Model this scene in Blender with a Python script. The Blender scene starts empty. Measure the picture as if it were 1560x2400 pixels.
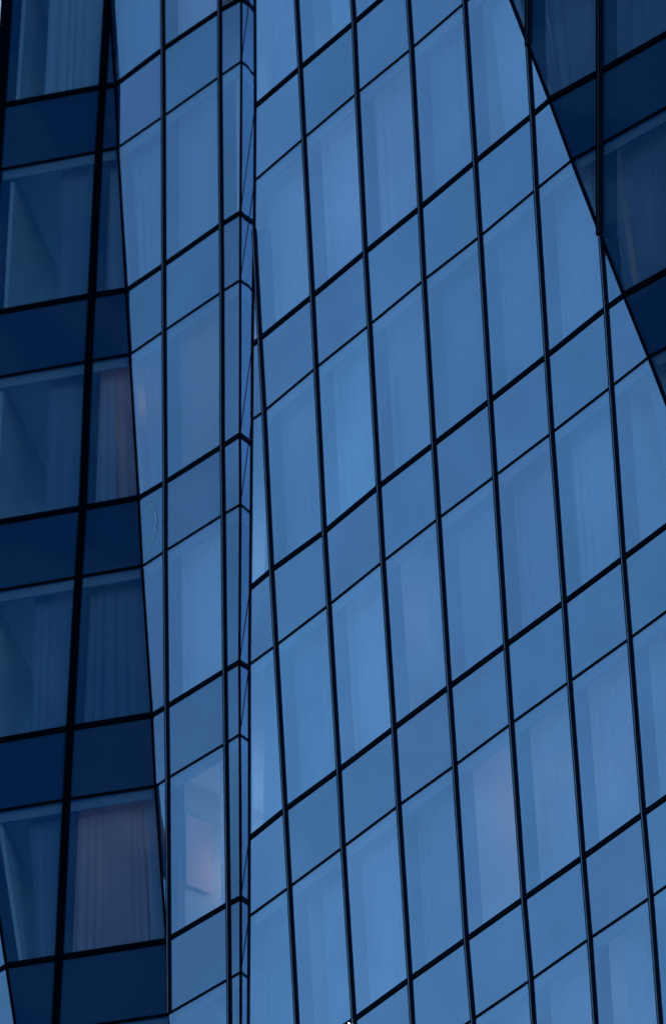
import bpy, math, random
from mathutils import Vector, Matrix
R = math.radians
random.seed(7)
S = bpy.context.scene
C = S.collection

# ------------------------------------------------------------------ camera
EYE = 1.6                                   # the photographer's eye above the ground
F_PX, PITCH = 18772.66, 32.0                # long telephoto, looking up
cam = bpy.data.cameras.new('camera')
cam.sensor_fit = 'VERTICAL'; cam.sensor_height = 36.0; cam.sensor_width = 23.4
cam.lens = 36.0 * F_PX / 2400.0
cam.clip_start = 0.5; cam.clip_end = 6000
cam.dof.use_dof = True
cam.dof.focus_distance = 103.0
cam.dof.aperture_fstop = (cam.lens / 1000.0) / 0.16
co = bpy.data.objects.new('camera', cam); C.objects.link(co)
co.location = (0, 0, EYE); co.rotation_euler = (R(90 + PITCH), 0, 0)
S.camera = co

# ------------------------------------------------------------------ sky, sun, exposure
SUN_EL, SUN_AZ = 5.0, -28.0                 # low, behind the tower; azimuth from +y towards +x
world = bpy.data.worlds.new('World'); S.world = world; world.use_nodes = True
wn = world.node_tree; wn.nodes.clear()
sky = wn.nodes.new('ShaderNodeTexSky'); sky.sky_type = 'NISHITA'; sky.sun_disc = False
sky.sun_elevation = R(SUN_EL); sky.sun_rotation = R(SUN_AZ)
sky.air_density = 1.0; sky.dust_density = 0.25; sky.ozone_density = 2.0
bg = wn.nodes.new('ShaderNodeBackground'); bg.inputs['Strength'].default_value = 0.15
wo = wn.nodes.new('ShaderNodeOutputWorld')
wn.links.new(sky.outputs[0], bg.inputs[0]); wn.links.new(bg.outputs[0], wo.inputs[0])
sl = bpy.data.lights.new('sun', 'SUN'); sl.energy = 0.5; sl.angle = R(10); sl.color = (1.0, .86, .7)
so = bpy.data.objects.new('sun', sl); C.objects.link(so)
sd = Vector((math.sin(R(SUN_AZ)) * math.cos(R(SUN_EL)), math.cos(R(SUN_AZ)) * math.cos(R(SUN_EL)), math.sin(R(SUN_EL))))
so.rotation_euler = sd.to_track_quat('Z', 'Y').to_euler(); so.location = (0, 0, 200)
S.view_settings.view_transform = 'Standard'; S.view_settings.look = 'None'
S.view_settings.exposure = 2.09; S.view_settings.gamma = 1.0
S.view_settings.use_curve_mapping = False
S.cycles.use_denoising = True
S.cycles.max_bounces = 10; S.cycles.transparent_max_bounces = 12
S.cycles.sample_clamp_indirect = 3.0

# ------------------------------------------------------------------ materials
def mat(name):
    m = bpy.data.materials.new(name); m.use_nodes = True
    nt = m.node_tree; nt.nodes.clear()
    out = nt.nodes.new('ShaderNodeOutputMaterial')
    return m, nt, out
def N(nt, t, **kw):
    n = nt.nodes.new(t)
    for k, v in kw.items():
        if k in n.inputs: n.inputs[k].default_value = v
        else: setattr(n, k, v)
    return n
def plain(name, col, rough=.6, var=.15, scale=3.0, metal=0.0, bump=0.0, spec=.5):
    m, nt, out = mat(name)
    p = N(nt, 'ShaderNodeBsdfPrincipled', Roughness=rough, Metallic=metal)
    p.inputs['Specular IOR Level'].default_value = spec
    tc = N(nt, 'ShaderNodeTexCoord'); no = N(nt, 'ShaderNodeTexNoise', Scale=scale, Detail=4.0)
    nt.links.new(tc.outputs['Object'], no.inputs['Vector'])
    mr = N(nt, 'ShaderNodeMapRange'); mr.inputs['To Min'].default_value = 1 - var; mr.inputs['To Max'].default_value = 1 + var
    nt.links.new(no.outputs[0], mr.inputs[0])
    mx = N(nt, 'ShaderNodeVectorMath', operation='SCALE'); mx.inputs[0].default_value = col
    nt.links.new(mr.outputs[0], mx.inputs['Scale'])
    nt.links.new(mx.outputs[0], p.inputs['Base Color']); nt.links.new(p.outputs[0], out.inputs[0])
    if bump:
        b = N(nt, 'ShaderNodeBump', Strength=bump, Distance=.02)
        nt.links.new(no.outputs[0], b.inputs['Height']); nt.links.new(b.outputs[0], p.inputs['Normal'])
    return m

def coated_glass(name, body, tint, r0, power, see_through, wave=.0012):
    """Blue solar-control glass: a tinted mirror coating that strengthens towards grazing angles."""
    m, nt, out = mat(name); L = nt.links.new
    geo = N(nt, 'ShaderNodeNewGeometry')
    # gentle roller-wave and pillowing of tempered glass
    tc = N(nt, 'ShaderNodeTexCoord'); mp = N(nt, 'ShaderNodeMapping'); mp.inputs['Scale'].default_value = (.5, .5, .35)
    L(tc.outputs['Object'], mp.inputs[0])
    no = N(nt, 'ShaderNodeTexNoise', Scale=1.0, Detail=1.0); L(mp.outputs[0], no.inputs['Vector'])
    bp = N(nt, 'ShaderNodeBump', Strength=1.0, Distance=wave * 10); L(no.outputs[0], bp.inputs['Height'])
    dt = N(nt, 'ShaderNodeVectorMath', operation='DOT_PRODUCT')
    L(bp.outputs[0], dt.inputs[0]); L(geo.outputs['Incoming'], dt.inputs[1])
    ab = N(nt, 'ShaderNodeMath', operation='ABSOLUTE'); L(dt.outputs['Value'], ab.inputs[0])
    om = N(nt, 'ShaderNodeMath', operation='SUBTRACT'); om.inputs[0].default_value = 1.0; L(ab.outputs[0], om.inputs[1])
    pw = N(nt, 'ShaderNodeMath', operation='POWER'); pw.inputs[1].default_value = power; L(om.outputs[0], pw.inputs[0])
    ml = N(nt, 'ShaderNodeMath', operation='MULTIPLY_ADD'); ml.inputs[1].default_value = 1 - r0; ml.inputs[2].default_value = r0
    L(pw.outputs[0], ml.inputs[0])
    # every pane comes from its own batch: a few per cent lighter or darker, a little greener or more violet
    oi = N(nt, 'ShaderNodeObjectInfo')
    mr = N(nt, 'ShaderNodeMapRange'); mr.inputs['To Min'].default_value = .91; mr.inputs['To Max'].default_value = 1.07
    L(oi.outputs['Random'], mr.inputs[0])
    wnz = N(nt, 'ShaderNodeTexWhiteNoise', noise_dimensions='1D'); L(oi.outputs['Random'], wnz.inputs['W'])
    cm = N(nt, 'ShaderNodeMix', data_type='RGBA'); cm.inputs[6].default_value = (tint[0] * .97, tint[1] * 1.005, tint[2], 1)
    cm.inputs[7].default_value = (tint[0] * 1.08, tint[1] * .99, tint[2], 1); L(wnz.outputs['Value'], cm.inputs[0])
    sc0 = N(nt, 'ShaderNodeVectorMath', operation='SCALE'); L(cm.outputs[2], sc0.inputs[0]); L(mr.outputs[0], sc0.inputs['Scale'])
    # fine dust speckle and faint rain-washed film
    du = N(nt, 'ShaderNodeTexNoise', Scale=38.0, Detail=2.0); L(tc.outputs['Object'], du.inputs['Vector'])
    fi = N(nt, 'ShaderNodeTexNoise', Scale=.9, Detail=3.0); L(tc.outputs['Object'], fi.inputs['Vector'])
    d1 = N(nt, 'ShaderNodeMapRange'); d1.inputs['From Min'].default_value = .25; d1.inputs['From Max'].default_value = .75
    d1.inputs['To Min'].default_value = .92; d1.inputs['To Max'].default_value = 1.08; L(du.outputs[0], d1.inputs[0])
    d2 = N(nt, 'ShaderNodeMapRange'); d2.inputs['From Min'].default_value = .3; d2.inputs['From Max'].default_value = .7
    d2.inputs['To Min'].default_value = .93; d2.inputs['To Max'].default_value = 1.07; L(fi.outputs[0], d2.inputs[0])
    dm = N(nt, 'ShaderNodeMath', operation='MULTIPLY'); L(d1.outputs[0], dm.inputs[0]); L(d2.outputs[0], dm.inputs[1])
    sc = N(nt, 'ShaderNodeVectorMath', operation='SCALE'); L(sc0.outputs[0], sc.inputs[0]); L(dm.outputs[0], sc.inputs['Scale'])
    # the coating's colour washes out towards grazing angles
    p5 = N(nt, 'ShaderNodeMath', operation='POWER'); p5.inputs[1].default_value = 5.0; L(om.outputs[0], p5.inputs[0])
    wm = N(nt, 'ShaderNodeMix', data_type='RGBA'); wm.inputs[7].default_value = (.85, .92, 1, 1)
    L(p5.outputs[0], wm.inputs[0]); L(sc.outputs[0], wm.inputs[6])
    gl = N(nt, 'ShaderNodeBsdfGlossy', Roughness=.03); L(wm.outputs[2], gl.inputs['Color']); L(bp.outputs[0], gl.inputs['Normal'])
    if see_through:
        tb = N(nt, 'ShaderNodeBsdfTransparent', Color=(*body, 1)); fd = N(nt, 'ShaderNodeBsdfDiffuse', Color=(.02, .27, 1.0, 1))
        bd = N(nt, 'ShaderNodeMixShader'); bd.inputs[0].default_value = .16; L(tb.outputs[0], bd.inputs[1]); L(fd.outputs[0], bd.inputs[2])
    else:
        bd = N(nt, 'ShaderNodeBsdfDiffuse', Color=(*body, 1))
    ms = N(nt, 'ShaderNodeMixShader'); L(ml.outputs[0], ms.inputs[0]); L(bd.outputs[0], ms.inputs[1]); L(gl.outputs[0], ms.inputs[2])
    L(ms.outputs[0], out.inputs[0])
    return m

TINT = (.40, .655, .95)
M = {}
M['vision'] = coated_glass('vision_glass', (.58, .80, 1.0), TINT, .125, 2.6, True)
M['spandrel'] = coated_glass('spandrel_glass', (.004, .042, .155), TINT, .125, 2.6, False)
def anodised(name, dcol, gcol, rough, share):
    m, nt, out = mat(name); L = nt.links.new
    tc = N(nt, 'ShaderNodeTexCoord'); no = N(nt, 'ShaderNodeTexNoise', Scale=5.0, Detail=3.0); L(tc.outputs['Object'], no.inputs['Vector'])
    mr = N(nt, 'ShaderNodeMapRange'); mr.inputs['To Min'].default_value = .6; mr.inputs['To Max'].default_value = 1.4; L(no.outputs[0], mr.inputs[0])
    sc = N(nt, 'ShaderNodeVectorMath', operation='SCALE'); sc.inputs[0].default_value = gcol; L(mr.outputs[0], sc.inputs['Scale'])
    d = N(nt, 'ShaderNodeBsdfDiffuse', Color=(*dcol, 1)); g = N(nt, 'ShaderNodeBsdfGlossy', Roughness=rough); L(sc.outputs[0], g.inputs['Color'])
    ms = N(nt, 'ShaderNodeMixShader'); ms.inputs[0].default_value = share; L(d.outputs[0], ms.inputs[1]); L(g.outputs[0], ms.inputs[2]); L(ms.outputs[0], out.inputs[0])
    return m
M['frame'] = anodised('dark_anodised_metal', (.0012, .0025, .007), (.008, .016, .035), .4, .2)
M['groove'] = anodised('pale_sheen_metal', (.02, .03, .05), (.12, .18, .27), .25, .55)
M['slab'] = plain('white_plaster_ceiling', (.62, .62, .60), rough=.9, var=.06)
M['pelmet'] = plain('grey_painted_pelmet', (.26, .28, .30), rough=.7, var=.05)
M['post'] = plain('dark_painted_post', (.02, .025, .035), rough=.6, var=.1)
M['wall'] = plain('beige_plaster_wall', (.55, .53, .50), rough=.9, var=.08)
M['roomback'] = plain('pale_corridor_paint', (.55, .55, .55), rough=.8, var=.2, scale=1)
M['neighbour'] = plain('added_block_cladding', (.035, .055, .085), rough=.7, var=.3, scale=.3)
M['nglass'] = coated_glass('neighbour_glass', (.003, .006, .012), (.3, .5, .8), .04, 5.0, False)
M['ground'] = plain('asphalt', (.05, .05, .052), rough=.9, var=.3, scale=.4, bump=.4)
M['pale'] = plain('pale_reflection', (.75, .78, .80), rough=.5, var=.05)
def cloth(name, col, trans=.35):
    m, nt, out = mat(name); L = nt.links.new
    tc = N(nt, 'ShaderNodeTexCoord'); mp = N(nt, 'ShaderNodeMapping'); mp.inputs['Scale'].default_value = (6, 6, .1)
    L(tc.outputs['Object'], mp.inputs[0]); no = N(nt, 'ShaderNodeTexNoise', Scale=1.0, Detail=3.0); L(mp.outputs[0], no.inputs['Vector'])
    mr = N(nt, 'ShaderNodeMapRange'); mr.inputs['To Min'].default_value = .90; mr.inputs['To Max'].default_value = 1.06; L(no.outputs[0], mr.inputs[0])
    sc = N(nt, 'ShaderNodeVectorMath', operation='SCALE'); sc.inputs[0].default_value = col; L(mr.outputs[0], sc.inputs['Scale'])
    d = N(nt, 'ShaderNodeBsdfDiffuse'); t = N(nt, 'ShaderNodeBsdfTranslucent'); L(sc.outputs[0], d.inputs[0]); L(sc.outputs[0], t.inputs[0])
    ms = N(nt, 'ShaderNodeMixShader'); ms.inputs[0].default_value = trans; L(d.outputs[0], ms.inputs[1]); L(t.outputs[0], ms.inputs[2])
    tr = N(nt, 'ShaderNodeBsdfTransparent'); m2 = N(nt, 'ShaderNodeMixShader'); m2.inputs[0].default_value = .12
    L(ms.outputs[0], m2.inputs[1]); L(tr.outputs[0], m2.inputs[2]); L(m2.outputs[0], out.inputs[0])
    return m
CLOTH = {'pale': cloth('white_sheer', (.84, .87, .93)), 'grey': cloth('grey_linen', (.62, .66, .74)),
         'dim': cloth('slate_linen', (.34, .38, .45)), 'rosy': cloth('warm_lit_linen', (.80, .58, .56))}  # rosy: warm room light put into the cloth colour

# ------------------------------------------------------------------ helpers
class MB:
    def __init__(s): s.v = []; s.f = []
    def add(s, vs, fs):
        o = len(s.v); s.v += [tuple(p) for p in vs]; s.f += [tuple(i + o for i in q) for q in fs]
    def box(s, x0, x1, y0, y1, z0, z1):
        s.add([(x0,y0,z0),(x1,y0,z0),(x1,y1,z0),(x0,y1,z0),(x0,y0,z1),(x1,y0,z1),(x1,y1,z1),(x0,y1,z1)],
              [(0,3,2,1),(4,5,6,7),(0,1,5,4),(1,2,6,5),(2,3,7,6),(3,0,4,7)])
    def sweep(s, rings, closed=True):
        """rings: list of equal-length point loops, joined one to the next, ends capped"""
        n = len(rings[0]); vs = [p for r in rings for p in r]; fs = []
        for k in range(len(rings) - 1):
            for i in range(n):
                j = (i + 1) % n
                fs.append((k*n+i, k*n+j, (k+1)*n+j, (k+1)*n+i))
        fs.append(tuple(range(n))[::-1]); fs.append(tuple((len(rings)-1)*n + i for i in range(n)))
        s.add(vs, fs)
    def build(s, name, m, parent=None, smooth=False, base=None, recalc=True):
        base = base if base is not None else (parent['_b'] if parent else (0, 0, 0))
        me = bpy.data.meshes.new(name)
        me.from_pydata([(p[0]-base[0], p[1]-base[1], p[2]-base[2]) for p in s.v], [], s.f)
        me.materials.append(m); me.validate(); me.update()
        if smooth: me.polygons.foreach_set('use_smooth', [True] * len(me.polygons))
        if recalc and not smooth:
            import bmesh
            b = bmesh.new(); b.from_mesh(me); bmesh.ops.recalc_face_normals(b, faces=b.faces); b.to_mesh(me); b.free()
        o = bpy.data.objects.new(name, me); C.objects.link(o)
        if parent: o.parent = parent
        else: o.location = base
        return o
def tag(o, label=None, cat=None, group=None, kind=None):
    if label: o['label'] = label
    if cat: o['category'] = cat
    if group: o['group'] = group
    if kind: o['kind'] = kind
    return o

# ------------------------------------------------------------------ the tower's grid (metres, plan position of every
# mullion and fold at every transom height; z above the eye)
Z_LEVELS = [74.6586, 73.5324, 71.0586, 69.9324, 67.4586, 66.3324, 63.8586, 62.7324, 60.2586, 59.1324, 56.6586, 55.5324, 53.0586, 51.9324, 49.4586, 48.3324, 45.8586, 44.7324, 42.2586, 41.1324]
LINES = {
 'e12': [[-3.658,96.2641],[-3.5864,96.2506],[-3.4291,96.221],[-3.3575,96.2075],[-3.1802,96.1541],[-3.1237,96.1309],[-2.9721,96.1712],[-2.904,96.1357],[-2.7466,96.0611],[-2.6813,96.0718],[-2.5142,96.0109],[-2.4534,96.0367],[-2.2694,95.9866],[-2.1993,96.0022],[-2.042,95.9726],[-1.9704,95.9591],[-1.813,95.9295],[-1.7414,95.916],[-1.5841,95.8863],[-1.5125,95.8729]],
 'a1': [[-2.5843,94.9796],[-2.5669,95.0305],[-2.5288,95.1423],[-2.5114,95.1931],[-2.4691,95.2476],[-2.4513,95.3364],[-2.4206,95.5112],[-2.4051,95.5177],[-2.3647,95.6441],[-2.3527,95.6695],[-2.3064,95.7766],[-2.2799,95.8131],[-2.2418,95.9249],[-2.2244,95.9758],[-2.1862,96.0876],[-2.1688,96.1385],[-2.1307,96.2503],[-2.1133,96.3011],[-2.0751,96.4129],[-2.0577,96.4638]],
 'a2': [[-1.7418,93.9665],[-1.7248,94.0179],[-1.6876,94.1306],[-1.6707,94.1819],[-1.6335,94.2946],[-1.6231,94.3356],[-1.5869,94.4785],[-1.5705,94.5112],[-1.5485,94.6964],[-1.5261,94.699],[-1.4881,94.8018],[-1.4661,94.8565],[-1.4178,94.9474],[-1.399,94.995],[-1.3618,95.1078],[-1.3449,95.1591],[-1.3076,95.2718],[-1.2907,95.3231],[-1.2535,95.4359],[-1.2365,95.4872]],
 'e23': [[-1.3525,93.5918],[-1.3471,93.6547],[-1.3353,93.7929],[-1.3299,93.8558],[-1.318,93.994],[-1.3091,93.9607],[-1.3108,94.178],[-1.306,94.2105],[-1.2968,94.3919],[-1.2862,94.4356],[-1.2835,94.5661],[-1.2717,94.6138],[-1.2466,94.7735],[-1.2401,94.8108],[-1.2282,94.9489],[-1.2228,95.0118],[-1.211,95.15],[-1.2056,95.2129],[-1.1937,95.3511],[-1.1883,95.414]],
 'e34': [[-1.0782,90.234],[-1.0811,90.3901],[-1.0875,90.7329],[-1.0903,90.8889],[-1.0967,91.2317],[-1.0996,91.3877],[-1.0831,91.5452],[-1.0847,91.7272],[-1.1079,92.1086],[-1.109,92.2525],[-1.122,92.6264],[-1.1286,92.7604],[-1.1184,93.1529],[-1.116,93.2693],[-1.1223,93.6121],[-1.1252,93.7682],[-1.1315,94.111],[-1.1344,94.267],[-1.1408,94.6098],[-1.1436,94.7659]],
 'm0': [[-1.7355,91.0781],[-1.6781,91.1461],[-1.5519,91.2956],[-1.4945,91.3637],[-1.3683,91.5132],[-1.3109,91.5812],[-1.1847,91.7307],[-1.1273,91.7988],[-1.0012,91.9483],[-0.9393,92.0366],[-0.8275,92.1515],[-0.7656,92.2547],[-0.634,92.3733],[-0.5739,92.4688],[-0.4478,92.6183],[-0.3903,92.6863],[-0.2642,92.8358],[-0.2067,92.9039],[-0.0806,93.0534],[-0.0231,93.1214]],
 'm1': [[-0.9884,89.8974],[-0.9323,89.9719],[-0.8092,90.1355],[-0.7532,90.21],[-0.6301,90.3736],[-0.5741,90.448],[-0.451,90.6117],[-0.399,90.6928],[-0.2787,90.8891],[-0.2294,90.9464],[-0.1144,91.1734],[-0.054,91.2082],[0.0765,91.3319],[0.1326,91.4039],[0.2711,91.5754],[0.3271,91.6498],[0.4502,91.8134],[0.5062,91.8879],[0.6293,92.0515],[0.6854,92.126]],
 'm2': [[-0.2382,88.8384],[-0.1838,88.9115],[-0.0643,89.0719],[-0.0099,89.1449],[0.1096,89.3053],[0.164,89.3783],[0.2889,89.5383],[0.3288,89.6097],[0.4353,89.8161],[0.4911,89.8891],[0.6058,90.0375],[0.6596,90.1046],[0.7955,90.2427],[0.8529,90.3092],[0.987,90.4813],[1.0414,90.5543],[1.1609,90.7147],[1.2153,90.7877],[1.3348,90.9481],[1.3892,91.0211]],
 'm3': [[0.4786,87.7715],[0.5334,87.8443],[0.6537,88.0042],[0.7085,88.0769],[0.8288,88.2368],[0.8836,88.3096],[1.004,88.4695],[1.062,88.5595],[1.166,88.7467],[1.2089,88.8051],[1.3262,88.9866],[1.3806,89.0286],[1.5049,89.1822],[1.5672,89.273],[1.6939,89.4291],[1.7723,89.4788],[1.8926,89.6387],[1.9474,89.7115],[2.0677,89.8714],[2.1225,89.9442]],
 'm4': [[1.1857,86.725],[1.2405,86.7979],[1.361,86.958],[1.4158,87.0309],[1.5362,87.191],[1.591,87.2639],[1.7114,87.424],[1.7663,87.4969],[1.884,87.6631],[1.9403,87.7606],[2.0503,87.9275],[2.1016,87.9856],[2.2191,88.1333],[2.2757,88.208],[2.4047,88.3685],[2.4815,88.44],[2.6019,88.6001],[2.6567,88.673],[2.7772,88.8331],[2.832,88.906]],
 'm5': [[1.9542,85.5843],[2.0072,85.6601],[2.1237,85.8266],[2.1767,85.9024],[2.2932,86.0689],[2.3463,86.1447],[2.4627,86.3112],[2.5158,86.387],[2.6182,86.5842],[2.6553,86.663],[2.7628,86.8631],[2.8131,86.9468],[2.9385,87.0824],[2.9919,87.1614],[3.124,87.3058],[3.1919,87.3643],[3.3084,87.5308],[3.3614,87.6066],[3.4779,87.7731],[3.5309,87.8489]],
 'm6': [[2.6225,84.5459],[2.6775,84.6212],[2.7983,84.7865],[2.8532,84.8618],[2.974,85.0271],[3.029,85.1024],[3.1498,85.2678],[3.2048,85.3431],[3.3255,85.5084],[3.3805,85.5837],[3.4992,85.7413],[3.5479,85.8491],[3.6569,86.0127],[3.719,86.1059],[3.8422,86.213],[3.915,86.3132],[4.0358,86.4786],[4.0908,86.5539],[4.2115,86.7192],[4.2665,86.7945]],
 'e45': [[-0.6955,89.5151],[-0.4194,89.2597],[0.1869,88.6988],[0.463,88.4434],[1.0693,87.8825],[1.3453,87.6271],[1.9517,87.0662],[2.2277,86.8108],[2.8364,86.2368],[3.103,85.9925],[3.7166,85.4424],[4.0004,85.1613],[4.6067,84.6004],[4.8828,84.345],[5.4891,83.7841],[5.7652,83.5287],[6.3715,82.9678],[6.6476,82.7124],[7.2539,82.1515],[7.5299,81.8961]],
 'n2': [[3.7205,85.0582],[3.7018,85.1],[3.6607,85.1917],[3.642,85.2335],[3.601,85.3253],[3.5823,85.367],[3.5412,85.4588],[3.5225,85.5006],[3.4817,85.6009],[3.4627,85.6341],[3.4216,85.7259],[3.4029,85.7677],[3.3619,85.8594],[3.3432,85.9012],[3.3021,85.993],[3.2834,86.0347],[3.2423,86.1265],[3.2236,86.1683],[3.1826,86.26],[3.1639,86.3018]],
 'b': [[-3.155,96.113],[-3.1852,96.1301],[-3.2515,96.1678],[-3.2817,96.185],[-3.3627,96.2084],[-3.4024,96.2414],[-3.4656,96.3113],[-3.4937,96.3149],[-3.5366,96.3311],[-3.5797,96.3625],[-3.6525,96.3656],[-3.685,96.4033],[-3.7461,96.4555],[-3.7763,96.4727],[-3.8426,96.5104],[-3.8728,96.5275],[-3.9392,96.5652],[-3.9694,96.5824],[-4.0357,96.6201],[-4.0659,96.6372]],
 'e01': [[-4.6372,96.5864],[-4.6674,96.6036],[-4.7338,96.6413],[-4.764,96.6584],[-4.845,96.6819],[-4.8847,96.7149],[-4.9479,96.7847],[-4.976,96.7883],[-5.0188,96.8046],[-5.0619,96.8359],[-5.0321,96.8361],[-4.8603,96.7897],[-4.4828,96.6876],[-4.3109,96.6411],[-3.9334,96.539],[-3.7616,96.4925],[-3.3841,96.3904],[-3.2122,96.3439],[-2.8347,96.2419],[-2.6629,96.1954]],
 'm7': [[3.3474,83.4626],[3.4024,83.5379],[3.5232,83.7032],[3.5781,83.7785],[3.6989,83.9439],[3.7539,84.0191],[3.8747,84.1845],[3.9297,84.2598],[4.0505,84.4251],[4.1054,84.5004],[4.2242,84.658],[4.2728,84.7658],[4.3818,84.9294],[4.444,85.0226],[4.5671,85.1298],[4.6399,85.23],[4.7607,85.3953],[4.8157,85.4706],[4.9365,85.6359],[4.9914,85.7112]],
 'm8': [[4.0723,82.3793],[4.1273,82.4546],[4.2481,82.6199],[4.3031,82.6952],[4.4238,82.8606],[4.4788,82.9358],[4.5996,83.1012],[4.6546,83.1765],[4.7754,83.3418],[4.8304,83.4171],[4.9491,83.5748],[4.9977,83.6825],[5.1067,83.8461],[5.1689,83.9393],[5.292,84.0465],[5.3648,84.1467],[5.4856,84.312],[5.5406,84.3873],[5.6614,84.5527],[5.7163,84.6279]],
 'm9': [[4.7972,81.296],[4.8522,81.3713],[4.973,81.5366],[5.028,81.6119],[5.1487,81.7773],[5.2037,81.8526],[5.3245,82.0179],[5.3795,82.0932],[5.5003,82.2585],[5.5553,82.3338],[5.674,82.4915],[5.7227,82.5992],[5.8316,82.7628],[5.8938,82.856],[6.0169,82.9632],[6.0897,83.0634],[6.2105,83.2287],[6.2655,83.304],[6.3863,83.4694],[6.4413,83.5446]],
 'n1': [[2.8055,85.9846],[2.7868,86.0264],[2.7457,86.1182],[2.727,86.1599],[2.6859,86.2517],[2.6672,86.2935],[2.6261,86.3852],[2.6074,86.427],[2.5666,86.5274],[2.5477,86.5605],[2.5066,86.6523],[2.4879,86.6941],[2.4468,86.7859],[2.4281,86.8276],[2.3871,86.9194],[2.3684,86.9612],[2.3273,87.0529],[2.3086,87.0947],[2.2675,87.1865],[2.2488,87.2282]],
 'n3': [[4.6356,84.1318],[4.6169,84.1735],[4.5758,84.2653],[4.5571,84.3071],[4.516,84.3988],[4.4973,84.4406],[4.4562,84.5324],[4.4375,84.5742],[4.3967,84.6745],[4.3778,84.7077],[4.3367,84.7995],[4.318,84.8412],[4.2769,84.933],[4.2582,84.9748],[4.2172,85.0665],[4.1985,85.1083],[4.1574,85.2001],[4.1387,85.2419],[4.0976,85.3336],[4.0789,85.3754]],
 'n4': [[5.5506,83.2053],[5.5319,83.2471],[5.4908,83.3389],[5.4721,83.3806],[5.4311,83.4724],[5.4124,83.5142],[5.3713,83.606],[5.3526,83.6477],[5.3118,83.7481],[5.2928,83.7813],[5.2517,83.873],[5.2331,83.9148],[5.192,84.0066],[5.1733,84.0483],[5.1322,84.1401],[5.1135,84.1819],[5.0724,84.2737],[5.0537,84.3154],[5.0127,84.4072],[4.994,84.449]],
 'n5': [[6.4657,82.2789],[6.447,82.3207],[6.4059,82.4124],[6.3872,82.4542],[6.3461,82.546],[6.3274,82.5878],[6.2863,82.6795],[6.2676,82.7213],[6.2268,82.8217],[6.2079,82.8548],[6.1668,82.9466],[6.1481,82.9884],[6.107,83.0801],[6.0883,83.1219],[6.0473,83.2137],[6.0286,83.2555],[5.9875,83.3472],[5.9688,83.389],[5.9277,83.4808],[5.909,83.5225]],
 'n6': [[7.3807,81.3525],[7.362,81.3943],[7.3209,81.486],[7.3022,81.5278],[7.2612,81.6196],[7.2425,81.6613],[7.2014,81.7531],[7.1827,81.7949],[7.1419,81.8952],[7.1229,81.9284],[7.0819,82.0202],[7.0632,82.062],[7.0221,82.1537],[7.0034,82.1955],[6.9623,82.2873],[6.9436,82.329],[6.9025,82.4208],[6.8838,82.4626],[6.8428,82.5543],[6.8241,82.5961]],
 'c': [[-4.6372,96.5864],[-4.6674,96.6036],[-4.7338,96.6413],[-4.764,96.6584],[-4.845,96.6819],[-4.8847,96.7149],[-4.9479,96.7847],[-4.976,96.7883],[-5.0188,96.8046],[-5.0619,96.8359],[-5.1348,96.8391],[-5.1673,96.8768],[-5.2283,96.929],[-5.2585,96.9461],[-5.3249,96.9838],[-5.3551,97.001],[-5.4214,97.0387],[-5.4516,97.0558],[-5.5179,97.0935],[-5.5481,97.1107]],
 'f0': [[-4.6372,96.5864],[-4.6674,96.6036],[-4.7338,96.6413],[-4.764,96.6584],[-4.845,96.6819],[-4.8847,96.7149],[-4.9479,96.7847],[-4.976,96.7883],[-5.0188,96.8046],[-5.0619,96.8359],[-5.1854,97.0187],[-5.3394,97.3604],[-5.6777,98.111],[-5.8317,98.4527],[-6.17,99.2034],[-6.324,99.5451],[-6.6623,100.2957],[-6.8163,100.6374],[-7.1546,101.3881],[-7.3086,101.7298]],
}

ZL = [z + EYE for z in Z_LEVELS]            # even index: floor line (thick transom), odd: thin transom below it
def P(line, i):
    x, y = LINES[line][i]; return Vector((x, y, ZL[i]))
def Pz(line, z):
    if z >= ZL[0]: a, b = 0, 1
    elif z <= ZL[-1]: a, b = len(ZL) - 2, len(ZL) - 1
    else:
        a = max(i for i in range(len(ZL) - 1) if ZL[i] >= z); b = a + 1
    t = (z - ZL[a]) / (ZL[b] - ZL[a]); v = P(line, a).lerp(P(line, b), t); v.z = z; return v

# facet: ordered lines, tangent (left to right in plan), outward normal
def facet(lines, az):
    a = R(az); n = Vector((math.sin(a), -math.cos(a), 0)); return dict(lines=lines, n=n, t=Vector((-n.y, n.x, 0)), az=az)
FACETS = {
    'west_return': facet(['f0', 'e01'], -50),
    'west_face': facet(['c', 'b', 'e12'], -17.6),
    'inner_face': facet(['e12', 'a1', 'a2', 'e23'], -50),
    'reveal': facet(['e23', 'e34'], -85.3),
    'main_face': facet(['e34', 'm0', 'm1', 'm2', 'm3', 'm4', 'm5', 'm6', 'm7', 'm8', 'm9', 'e45'], -56),
    'east_face': facet(['e45', 'n1', 'n2', 'n3', 'n4', 'n5', 'n6'], -45.3),
}
FACETS['west_face']['lines'] = ['wl', 'b', 'e12']
# the west face is bounded by its outer mullion above and by the lower fold below
LINES['wl'] = [LINES['c'][i] if (LINES['e01'][i][0] <= LINES['c'][i][0] + 1e-6) else LINES['e01'][i] for i in range(len(ZL))]
for k, fc in FACETS.items(): fc['name'] = k

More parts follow.
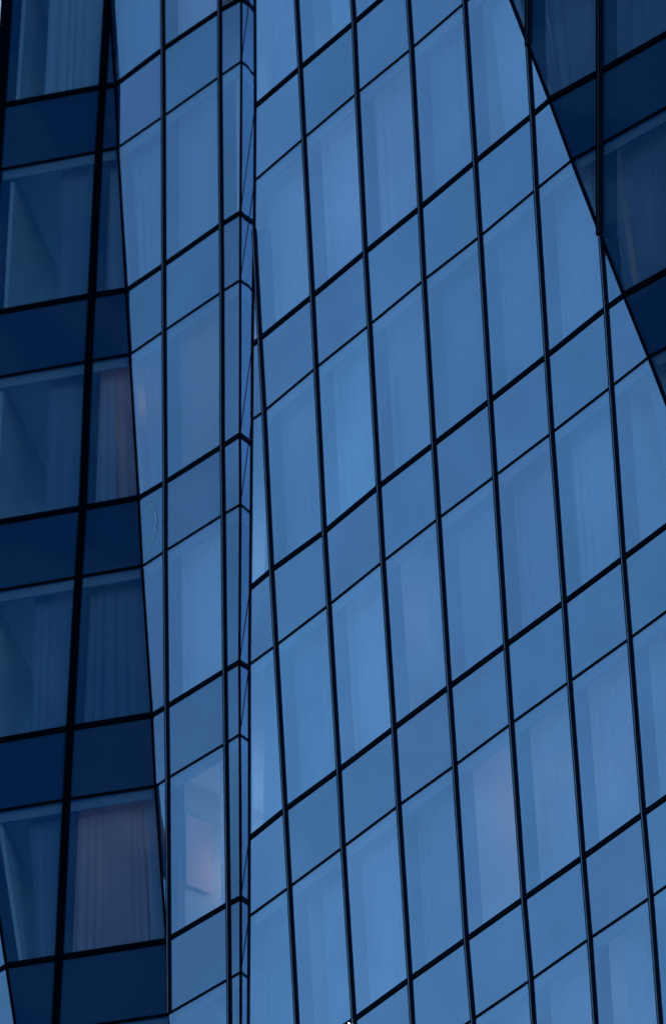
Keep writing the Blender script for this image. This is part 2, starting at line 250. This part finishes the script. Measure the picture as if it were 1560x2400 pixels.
def pos(fc, line, z):
    """point of a line on a facet, held between the facet's two bounding folds"""
    ls = fc['lines']; L, Rr = Pz(ls[0], z), Pz(ls[-1], z)
    if line == ls[0]: return L
    if line == ls[-1]: return Rr
    p = Pz(line, z); s, s0, s1 = p.dot(fc['t']), L.dot(fc['t']), Rr.dot(fc['t'])
    if s <= s0: return L
    if s >= s1: return Rr
    return p
def inside(fc, line, z, eps=.004):
    ls = fc['lines']; s = Pz(line, z).dot(fc['t'])
    return Pz(ls[0], z).dot(fc['t']) + eps < s < Pz(ls[-1], z).dot(fc['t']) - eps
def crossings(fc, line, zt, zb):
    if line in (fc['lines'][0], fc['lines'][-1]): return []
    out = []
    for e in (fc['lines'][0], fc['lines'][-1]):
        g = lambda z: (Pz(line, z) - Pz(e, z)).dot(fc['t'])
        a, b = zt - 1e-5, zb + 1e-5
        if g(a) * g(b) < 0:
            for _ in range(40):
                m_ = (a + b) / 2
                if g(a) * g(m_) <= 0: b = m_
                else: a = m_
            out.append((a + b) / 2)
    return out

cf, sf = math.cos(R(PITCH)), math.sin(R(PITCH))
def project(p):
    """photograph pixel (1560 x 2400) of a point, only to decide what the frame can see"""
    x, y, z = p[0], p[1], p[2] - EYE
    d = y * cf + z * sf; return (780 + F_PX * x / d, 1200 - F_PX * (-y * sf + z * cf) / d)
def in_view(pts, mg=0):
    q = [project(p) for p in pts]
    xs = [a for a, b in q]; ys = [b for a, b in q]
    return max(xs) > -mg and min(xs) < 1560 + mg and max(ys) > -mg and min(ys) < 2400 + mg

BASE = (0.0, 98.0, 0.0)
tower = bpy.data.objects.new('glass_tower', None); C.objects.link(tower); tower.location = BASE
tower['_b'] = BASE
tag(tower, 'tall blue mirror glass tower with folded slanting facades and a dark metal grid', 'building')

# ------------------------------------------------------------------ glass
def patch(fc, l0, l1, zt, zb, nx=4, nz=5, inset=0.0):
    zs = sorted(set([zt, zb] + [zt + (zb - zt) * i / nz for i in range(1, nz)] + crossings(fc, l0, zt, zb) + crossings(fc, l1, zt, zb)), reverse=True)
    vs, fs = [], []
    for z in zs:
        a, b = pos(fc, l0, z), pos(fc, l1, z)
        for i in range(nx + 1): vs.append(a.lerp(b, i / nx) - fc['n'] * inset)
    w = nx + 1
    for j in range(len(zs) - 1):
        for i in range(nx):
            fs.append((j*w+i, (j+1)*w+i, (j+1)*w+i+1, j*w+i+1))
    wid = max((vs[j*w] - vs[j*w+nx]).length for j in range(len(zs)))
    return vs, fs, wid
def clean(vs, fs):
    idx, nv, mp = {}, [], []
    for v in vs:
        k = (round(v.x, 4), round(v.y, 4), round(v.z, 4))
        if k not in idx: idx[k] = len(nv); nv.append(v)
        mp.append(idx[k])
    nf = []
    for f in fs:
        g = []
        for i in f:
            if mp[i] not in g: g.append(mp[i])
        if len(g) > 2: nf.append(tuple(g))
    used = sorted({i for g in nf for i in g}); at = {i: k for k, i in enumerate(used)}
    return [nv[i] for i in used], [tuple(at[i] for i in g) for g in nf]
far_v, far_s = MB(), MB()
WINDOWS = []
MARG = 420
for fn, fc in FACETS.items():
    ls = fc['lines']
    for bay in range(len(ls) - 1):
        for k in range(len(ZL) - 1):
            vs, fs, wid = patch(fc, ls[bay], ls[bay+1], ZL[k], ZL[k+1])
            if wid < .02: continue
            spandrel = (k % 2 == 0) or fn in ('reveal', 'west_return')
            vs, fs = clean(vs, fs)
            if not fs: continue
            if in_view(vs, -6):
                mb = MB(); mb.add(vs, fs)
                mb.build('spandrel_panel' if spandrel else 'window_pane', M['spandrel' if spandrel else 'vision'], tower, smooth=True)
            else:
                (far_s if spandrel else far_v).add(vs, fs)
            if not spandrel and wid > .12 and in_view(vs, MARG):
                WINDOWS.append((fn, bay, k, in_view(vs, -6)))
tag(far_v.build('window_pane', M['vision'], tower, smooth=True), kind='stuff')
tag(far_s.build('spandrel_panel', M['spandrel'], tower, smooth=True), kind='stuff')

# ------------------------------------------------------------------ mullions: a dark cap with two ribs and a groove
def runs(fc, line):
    """stretches of z over which the line lies inside the facet"""
    zs = sorted(set(ZL + [c for i in range(len(ZL)-1) for c in crossings(fc, line, ZL[i], ZL[i+1])]), reverse=True)
    out, cur = [], []
    for a, b in zip(zs, zs[1:]):
        if inside(fc, line, (a + b) / 2):
            if not cur: cur = [a]
            cur.append(b)
        elif cur: out.append(cur); cur = []
    if cur: out.append(cur)
    return out
def mull(mb, fc, line, zs, prof):
    n, t = fc['n'], fc['t']
    mb.sweep([[Pz(line, z) + t * u + n * d for u, d in prof] for z in zs])
def ribs(w, d, g):
    h = w / 2
    return [(-h, -.03), (h, -.03), (h, d*.45), (h - .012, d), (g, d), (g*.8, .006), (-g*.8, .006), (-g, d), (-h + .012, d), (-h, d*.45)]
MW = {'main_face': (.074, .032, .012), 'inner_face': (.074, .032, .012), 'east_face': (.100, .045, .010), 'west_face': (.102, .078, .006)}
MULLS = []
for fn, (w, d, g) in MW.items():
    fc = FACETS[fn]
    for line in fc['lines'][1:-1]:
        for zs in runs(fc, line):
            if not in_view([Pz(line, z) for z in zs], MARG + 300): continue
            mb = MB(); mull(mb, fc, line, zs, ribs(w, d, g))
            o = mb.build('mullion', M['frame'], tower)
            if fn == 'west_face': MULLS.append((fc, line, zs)); continue
            mg = MB(); mull(mg, fc, line, zs, [(-g*.72, .0105), (g*.72, .0105), (g*.72, d-.003), (-g*.72, d-.003)])
            mg.build('sheen_strip', M['groove'], o, base=BASE)  # paler strip stands for sky light reflected in the groove
            MULLS.append((fc, line, zs))
# outer mullion of the west face
zz = [z for z in ZL if Pz('e01', z).x <= Pz('c', z).x + 1e-3]
mb = MB(); mull(mb, FACETS['west_face'], 'c', zz, [(-.125, -.03), (.045, -.03), (.045, .045), (-.125, .045)]); mb.build('mullion', M['frame'], tower)

# folds between facets: slim dark corner profiles
def fold(line, w, d, n, t, zs=None, name='corner_profile'):
    mb = MB(); zs = zs or ZL
    mb.sweep([[Pz(line, z) + t * u + n * e for u, e in ((-w/2, -.03), (w/2, -.03), (w/2, d), (-w/2, d))] for z in zs])
    return mb.build(name, M['frame'], tower)
def bis(a, b):
    n = (FACETS[a]['n'] + FACETS[b]['n']).normalized(); return n, Vector((-n.y, n.x, 0))
fold('e12', .036, .012, *bis('west_face', 'inner_face'))
fold('e23', .030, .016, *bis('inner_face', 'reveal'))
fold('e34', .040, .014, *bis('reveal', 'main_face'))
fold('e45', .042, .014, *bis('main_face', 'east_face'))
z0 = [z for z in ZL if Pz('e01', z).x > Pz('c', z).x + 1e-3]
fold('e01', .040, .014, *bis('west_face', 'west_return'), zs=z0)

# ------------------------------------------------------------------ transoms
def transom(fc, i, h, d):
    ls = fc['lines']; z = ZL[i]; n = fc['n']
    pts = []
    for l in ls:
        p = pos(fc, l, z)
        if not pts or (p - pts[-1]).length > .01: pts.append(p)
    if len(pts) < 2 or not in_view(pts, MARG): return
    mb = MB()
    up = Vector((0, 0, 1))
    mb.sweep([[p + n*-.03 + up*(-h/2), p + n*d + up*(-h/2), p + n*(d+.004) + up*(-h*.1), p + n*d + up*(h/2), p + n*-.03 + up*(h/2)] for p in pts])
    mb.build('transom' if i % 2 == 0 else 'slim_transom', M['frame'], tower)
for fn, fc in FACETS.items():
    for i in range(len(ZL)):
        if fn == 'reveal': transom(fc, i, .016, .003)
        elif i % 2 == 0: transom(fc, i, *((.080, .028) if fn in ('west_face', 'east_face') else (.064, .020)))
        else: transom(fc, i, *((.040, .014) if fn in ('west_face', 'east_face') else (.034, .010)))

# ------------------------------------------------------------------ inside: slabs, ceilings, posts, pelmets, partitions
ORDER = ['wl', 'b', 'e12', 'a1', 'a2', 'e23', 'e34', 'm0', 'm1', 'm2', 'm3', 'm4', 'm5', 'm6', 'm7', 'm8', 'm9', 'e45', 'n1', 'n2', 'n3', 'n4', 'n5', 'n6']
def outline(z, inset):
    L = []
    for fn in ('west_face', 'inner_face', 'reveal', 'main_face', 'east_face'):
        fc = FACETS[fn]
        a, b = Pz(fc['lines'][0], z), Pz(fc['lines'][-1], z)
        if (b - a).dot(fc['t']) < .05: continue
        L.append((a - fc['n'] * inset, b - fc['n'] * inset, fc['t']))
    pts = [L[0][0]]
    for (a0, a1, ta), (b0, b1, tb) in zip(L, L[1:]):
        ta = (a1 - a0).normalized(); tb = (b1 - b0).normalized()
        den = ta.x * tb.y - ta.y * tb.x
        s = ((b0.x - a0.x) * tb.y - (b0.y - a0.y) * tb.x) / den
        pts.append(a0 + ta * s)
    pts.append(L[-1][1])
    q = pts[-1]; pts.append(Vector((q.x + 3, 112, z))); pts.append(Vector((-3.0, 112, z)))
    return pts
for i in range(0, len(ZL), 2):
    zt, zb = ZL[i] - .03, ZL[i+1] + .035
    mb = MB(); a, b = outline(zt, .07), outline(zb, .07)
    if len(a) == len(b):
        mb.sweep([b, a]); mb.build('floor_slab', M['slab'], tower)
def vpatch(fc, l0, f0, l1, f1, zt, zb, dep):
    """four corners between fractions f0..f1 of a bay, set dep metres inside the glass"""
    r = []
    for z in (zt, zb):
        a, b = pos(fc, l0, z), pos(fc, l1, z)
        r.append((a.lerp(b, f0) - fc['n'] * dep, a.lerp(b, f1) - fc['n'] * dep))
    return r
for fn in ('west_face', 'inner_face', 'main_face', 'east_face'):
    fc = FACETS[fn]; n, t = fc['n'], fc['t']
    for line in fc['lines'][1:-1]:
        for zs in runs(fc, line):
            if in_view([Pz(line, z) for z in zs], MARG):
                z1 = zs
                mb = MB(); mb.sweep([[Pz(line, z) + t*u - n*d for u, d in ((-.11, .075), (.11, .075), (.11, .20), (-.11, .20))] for z in z1])
                mb.build('inner_post', M['post'], tower)
    for i in range(1, len(ZL) - 1, 2):
        a, b = pos(fc, fc['lines'][0], ZL[i]), pos(fc, fc['lines'][-1], ZL[i])
        if not in_view([a, b], MARG): continue
        if (b - a).dot(t) < .4: continue
        a2, b2 = pos(fc, fc['lines'][0], ZL[i] - .17), pos(fc, fc['lines'][-1], ZL[i] - .17)
        mb = MB(); mb.sweep([[p - n*.035, p - n*.068, q - n*.068, q - n*.035] for p, q in ((a + t*.06 + Vector((0,0,.03)), a2 + t*.06), (b - t*.06 + Vector((0,0,.03)), b2 - t*.06))])
        mb.build('pelmet', M['pelmet'], tower)
for fn, lines in (('inner_face', ['a1']), ('main_face', ['m0', 'm3', 'm6', 'm9']), ('west_face', ['b']), ('east_face', ['n2', 'n5'])):
    fc = FACETS[fn]
    for line in lines:
        for i in range(1, len(ZL) - 1, 2):
            zt, zb = ZL[i] + .034, ZL[i+1] - .031
            if not (inside(fc, line, zt) and inside(fc, line, zb)) or not in_view([Pz(line, zt), Pz(line, zb)], 900): continue
            mb = MB(); ring = []
            dd = fc['n']; w = .06
            for z in (zb, zt):
                p = Pz(line, z); ring.append([p - dd*.21 - fc['t']*w, p - dd*4.2 - fc['t']*w, p - dd*4.2 + fc['t']*w, p - dd*.21 + fc['t']*w])
            mb.sweep(ring); mb.build('partition_wall', M['wall'], tower)
for i in range(1, len(ZL) - 1, 2):
    zt, zb = ZL[i] + .034, ZL[i+1] - .031; ring = []
    for z in (zb, zt):                       # plastered inner leaf of the side wall
        p = Pz('wl', z); fc = FACETS['west_face']; q = p + fc['t'] * .22 - fc['n'] * .1; e = Vector((-2.75, 106, z))
        ring.append([q, e, e + Vector((-.1, 0, 0)), q - fc['t'] * .06])
    if in_view([ring[0][0], ring[1][0]], 700):
        mb = MB(); mb.sweep(ring); mb.build('partition_wall', M['wall'], tower)
    o1, o2 = outline(zt, 4.2), outline(zb, 4.2)
    a = [Pz('wl', zt).x + 2.2, 0]
    mb = MB()
    # corridor wall behind the rooms
    path = [Vector((-3.0, 101.5, 0)), Vector((-.2, 99.6, 0)), Vector((1.8, 97.0, 0)), Vector((7.5, 89.2, 0)), Vector((13.0, 84.5, 0))]
    ring = []
    for p in path:
        nn = Vector((.83, .56, 0)); ring.append([Vector((p.x, p.y, zb)), Vector((p.x, p.y, zt)), Vector((p.x + nn.x*.15, p.y + nn.y*.15, zt)), Vector((p.x + nn.x*.15, p.y + nn.y*.15, zb))])
    mb.sweep(ring); mb.build('corridor_wall', M['roomback'], tower)

# rest of the tower, down to the street and up past the frame, and its back
def tube(za, zb, name, m):
    o = outline(za, 0.0); mb = MB()
    mb.sweep([[Vector((p.x, p.y, zb)) for p in o], [Vector((p.x, p.y, za)) for p in o]]); return mb.build(name, m, tower)
tube(ZL[-1] - .05, 0.0, 'lower_facade', M['spandrel'])
o = outline(ZL[0], 0.0); mb = MB(); mb.sweep([[Vector((p.x, p.y, ZL[0] + .05)) for p in o], [Vector((p.x, p.y, ZL[0] + 9)) for p in o]]); mb.build('upper_facade', M['spandrel'], tower)
mb = MB()
a, b, c_ = Vector((-3.0, 112, 0)), Vector((-3.25, 97.6, 0)), None
ring_t = outline(ZL[0], 0.0); q = ring_t[-3]
def wallstrip(p, r, th, za, zb):
    d = (r - p).normalized(); s = Vector((-d.y, d.x, 0)) * th
    mb.sweep([[Vector((v.x, v.y, z)) for v in (p, r, r + s, p + s)] for z in (zb, za)])
wallstrip(Vector((-3.02, 112.02, 0)), Vector((20, 112.02, 0)), .2, ZL[0], ZL[-1])
mb.build('rear_wall', M['spandrel'], tower)
# side wall running back from the outer mullion
mb = MB(); rr = []
for z in ZL:
    p = Pz('f0', z) if z in z0 else Pz('c', z)
    rr.append([p + Vector((.02, .02, 0)), Vector((-3.02, 112, z)), Vector((-2.9, 112, z)), p + Vector((.14, .04, 0))])
mb.sweep(rr); mb.build('side_wall', M['frame'], tower)

# ------------------------------------------------------------------ curtains, each one a thing of its own
ROWN = {1: 'topmost', 3: 'topmost', 5: 'second', 7: 'third', 9: 'fourth', 11: 'fifth', 13: 'sixth', 15: 'seventh', 17: 'eighth'}
ORD = ['first', 'second', 'third', 'fourth', 'fifth', 'sixth', 'seventh', 'eighth', 'ninth', 'tenth']
# (facet, bay, row): list of (from, to, cloth); fractions of the bay width
SPEC = {
 ('west_face', 0, 3): [(.36, .97, 'pale')],
 ('west_face', 0, 5): [(.58, 1.0, 'dim')],
 ('west_face', 1, 5): [(.25, 1.0, 'grey')],
 ('west_face', 0, 7): [(.56, .97, 'dim')],
 ('west_face', 1, 7): [(.0, .50, 'grey'), (.52, 1.0, 'rosy')],
 ('west_face', 0, 9): [(.52, .98, 'dim')],
 ('west_face', 1, 9): [(.0, .97, 'dim')],
 ('west_face', 0, 11): [(.48, .98, 'dim')],
 ('west_face', 1, 11): [(.0, .80, 'rosy'), (.81, 1.0, 'grey')],
 ('inner_face', 0, 7): [(.0, 1.0, 'rosy')],
 ('inner_face', 1, 7): [(.0, 1.0, 'rosy')],
 ('inner_face', 1, 11): [(.66, 1.0, 'pale')],
 ('main_face', 4, 13): [],
 ('main_face', 5, 13): [(.0, 1.0, 'grey')],
 ('main_face', 3, 13): [(.0, 1.0, 'rosy')],
}
WORD = {'pale': 'white sheer', 'grey': 'grey', 'dim': 'dark slate', 'rosy': 'rosy'}
vis = {}
for w in WINDOWS:
    if w[3]: vis.setdefault((w[0], w[1]), []).append(w[2])
mains = sorted(b for (f, b) in vis if f == 'main_face'); easts = sorted(b for (f, b) in vis if f == 'east_face')
def bayname(fn, b):
    if fn == 'west_face': return ['outer column of the dark left face', 'inner column of the dark left face'][b]
    if fn == 'inner_face': return ['sloping edge column left of the fold', 'wide column left of the fold', 'narrow column touching the fold'][b]
    if fn == 'main_face': return '%s bay right of the vertical fold' % ORD[mains.index(b)]
    return 'dark upper right face, %s bay' % ORD[easts.index(b)]
def curtain(fc, bay, k, f0, f1, tone, extra=''):
    l0, l1 = fc['lines'][bay], fc['lines'][bay+1]; n = fc['n']
    zt, zb = ZL[k] + .02, ZL[k+1] + .05
    top = (pos(fc, l0, zt), pos(fc, l1, zt)); bot = (pos(fc, l0, zb), pos(fc, l1, zb))
    wd = max((top[1]-top[0]).length, (bot[1]-bot[0]).length) * (f1 - f0)
    m = max(8, int(wd / .012)); ph = random.uniform(0, 9); lam = random.uniform(.12, .26)
    amp = random.uniform(.016, .034); vs = []; rows = 5
    for j in range(rows + 1):
        v = j / rows
        for i in range(m + 1):
            u = i / m; f = f0 + (f1 - f0) * u; x = u * wd
            a = top[0].lerp(top[1], f); b = bot[0].lerp(bot[1], f); p = a.lerp(b, v)
            ww = x / lam * 6.283 + ph + 1.8 * math.sin(x * 4.1 + ph) + 1.1 * math.sin(x * 9.7 + ph * 3) + .25 * v * math.sin(ph * 5)
            d = .235 + amp * (.45 + .55 * v) * (math.sin(ww) + .35 * math.sin(ww * .43 + 1.0)) * (.6 + .4 * math.sin(x * 5 + ph * 2))
            vs.append(p - n * d)
    w1 = m + 1
    fs = [(j*w1+i, (j+1)*w1+i, (j+1)*w1+i+1, j*w1+i+1) for j in range(rows) for i in range(m)]
    mb = MB(); mb.add(vs, fs)
    c0 = (bot[0].lerp(bot[1], (f0 + f1) / 2) - n * .235)
    o = mb.build('curtain', CLOTH[tone], None, smooth=True, base=tuple(c0))
    lst = sorted(vis[(fc['name'], bay)])
    tag(o, '%s curtain%s, %s window down in the %s' % (WORD[tone], extra, ORD[lst.index(k)], bayname(fc['name'], bay)), 'curtain', 'curtains hung behind the tower windows')
for fn, bay, k, v in WINDOWS:
    if not v: continue
    sp = SPEC.get((fn, bay, k))
    if sp is None:
        r = random.random()
        if fn == 'east_face': sp = [(random.choice([0, .1]), 1.0, 'dim')]
        elif r < .5: sp = [(0.0, 1.0, random.choice(['pale', 'grey', 'grey', 'dim']))]
        elif r < .82: sp = [(random.uniform(.25, .6), 1.0, random.choice(['pale', 'grey']))]
        else: sp = [(0.0, random.uniform(.6, .8), random.choice(['pale', 'grey']))]
    for q, s_ in enumerate(sp):
        curtain(FACETS[fn], bay, k, *s_)
# warm lamps for the lit rooms; blue ones added to brighten dark windows
WARM, COOL, BLUE = (1.0, .55, .42), (.45, .75, 1.0), (.18, .60, 1.0)
def room_or_fill_light(fn, bay, k, fr, e, col, dep, drop):
    fc = FACETS[fn]; z = ZL[k] - drop
    p = pos(fc, fc['lines'][bay], z).lerp(pos(fc, fc['lines'][bay+1], z), fr) - fc['n'] * dep
    l = bpy.data.lights.new('room_or_fill_light', 'POINT'); l.energy = e / 16; l.color = col; l.shadow_soft_size = .2
    lo = bpy.data.objects.new('room_or_fill_light', l); C.objects.link(lo); lo.location = p
for a_ in (('west_face', 1, 7, .75, 8, WARM, 1.3, .4), ('west_face', 1, 11, .4, 8, WARM, 1.3, .4), ('inner_face', 1, 7, .5, 10, WARM, 1.3, .4), ('main_face', 4, 13, .5, 22, WARM, 1.3, .4),
        ('west_face', 0, 3, .4, 12, BLUE, 2.6, 1.6), ('west_face', 0, 5, .3, 20, BLUE, 2.6, 1.6), ('west_face', 0, 7, .3, 18, BLUE, 2.6, 1.6), ('west_face', 0, 9, .3, 20, BLUE, 2.6, 1.6), ('west_face', 0, 11, .4, 14, BLUE, 2.6, 1.6),
        ('east_face', 1, 3, .5, 8, BLUE, 2.4, 1.4), ('east_face', 2, 5, .5, 8, BLUE, 2.4, 1.4)):
    room_or_fill_light(*a_)
rl = random.Random(11)  # cool lamps added behind the curtains to lift the window brightness
for k in (1, 3, 5, 7, 9, 11, 13, 15):
    for fn, bay in (('inner_face', 1), ('main_face', 2), ('main_face', 5), ('main_face', 8)):
        fc = FACETS[fn]; z = ZL[k] - 1.2
        if (pos(fc, fc['lines'][bay], z) - pos(fc, fc['lines'][bay+1], z)).length < .5 or not in_view([pos(fc, fc['lines'][bay], z), pos(fc, fc['lines'][bay+1], z)], 150): continue
        if (fn, bay, k) == ('inner_face', 1, 7): continue
        room_or_fill_light(fn, bay, k, .5, rl.choice([16, 32, 46, 62]), rl.choice([COOL, (.62, .80, 1.0), (.75, .82, 1.0)]), 1.6, 1.2)

# rosy panel standing in for a stretch of warm-lit partition, square to the glass
fc = FACETS['inner_face']; zb = ZL[12] + .87; zt = zb + 1.08; mb = MB(); ring = []
for z in (zb, zt):
    p = pos(fc, 'a1', z) + fc['t'] * .125
    ring.append([p - fc['n'] * .22 , p - fc['n'] * .66, p - fc['n'] * .66 - fc['t'] * .03, p - fc['n'] * .22 - fc['t'] * .03])
mb.sweep(ring)
o = mb.build('warm_lit_panel', plain('warm_lit_plaster', (.80, .52, .46), rough=.9, var=.05), None, base=tuple(ring[0][0]))
tag(o, 'upright warm-lit wall piece behind the lowest full window left of the vertical fold', 'panel')
q = pos(fc, 'a1', zb + .28) + fc['t'] * .55 - fc['n'] * .85
l = bpy.data.lights.new('panel_fill', 'POINT'); l.energy = .7; l.color = (1, .50, .36); l.shadow_soft_size = .06  # added lamp without a fixture, gives the panel its warm glow
lo = bpy.data.objects.new('panel_fill', l); C.objects.link(lo); lo.location = q

# ------------------------------------------------------------------ small marks on the facade
# pale curved tube painted in for a reflection on one inner-face spandrel
fc = FACETS['inner_face']; mb = MB()
zt, zb = ZL[8] - .10, ZL[9] + .12; rings = []
for i in range(25):
    u = i / 24; z = zt + (zb - zt) * u
    a, b = pos(fc, 'e12', z), pos(fc, 'a1', z)
    s = .06 + .19 * math.sin(3.14 * (.12 + .8 * u)) - .0 * u
    p = a + fc['t'] * s * 1.6 * .9 + fc['n'] * .006; r_ = .004 * (.25 + math.sin(3.14 * u))
    rings.append([p + fc['t'] * r_ + fc['n'] * 0, p + fc['n'] * r_, p - fc['t'] * r_, p - fc['n'] * r_ * .5])
mb.sweep(rings); mb.build('reflected_arc', M['pale'], tower)
# small white lamp head on the transom at the foot of the frame
m, nt, out_ = mat('lamp_white'); em = N(nt, 'ShaderNodeEmission', Color=(1, .93, .93, 1), Strength=6.0); nt.links.new(em.outputs[0], out_.inputs[0])
fc = FACETS['main_face']; p = Pz('m1', ZL[14] - .05) + fc['n'] * .05 - fc['t'] * .045; mb = MB()
mb.sweep([[p + Vector((math.cos(a_) * r_, math.sin(a_) * r_, h_)) for a_ in [q * .785 for q in range(8)]] for h_, r_ in ((-.09, .012), (-.03, .012), (0, .009), (.012, .003))])
mb.build('marker_lamp', m, tower)

# ------------------------------------------------------------------ unseen block added to darken what the west and east faces mirror
NB = (-70.0, 30.0, 0.0)
nb = bpy.data.objects.new('reflection_block', None); C.objects.link(nb); nb.location = NB; nb['_b'] = NB
tag(nb, 'added dark slab left of the glass tower, seen only in reflections', 'building')
mb = MB(); mb.box(-95, -48, -60, 88.5, 0, 190); mb.build('wall', M['neighbour'], nb)
mb = MB(); mb.box(-95.5, -47.5, -60.5, 89, 190, 191.2); mb.build('roof', M['neighbour'], nb)
for i in range(42):
    mb = MB(); z = 8 + i * 4.3
    mb.box(-48.2, -47.9, -57, 85.5, z, z + 1.9); mb.build('ribbon_window', M['nglass'], nb)

# ------------------------------------------------------------------ ground
mb = MB(); mb.box(-3000, 3000, -3000, 3000, -.5, 0)
tag(mb.build('ground', M['ground'], None), kind='structure')
for o in bpy.data.objects:
    if '_b' in o: del o['_b']
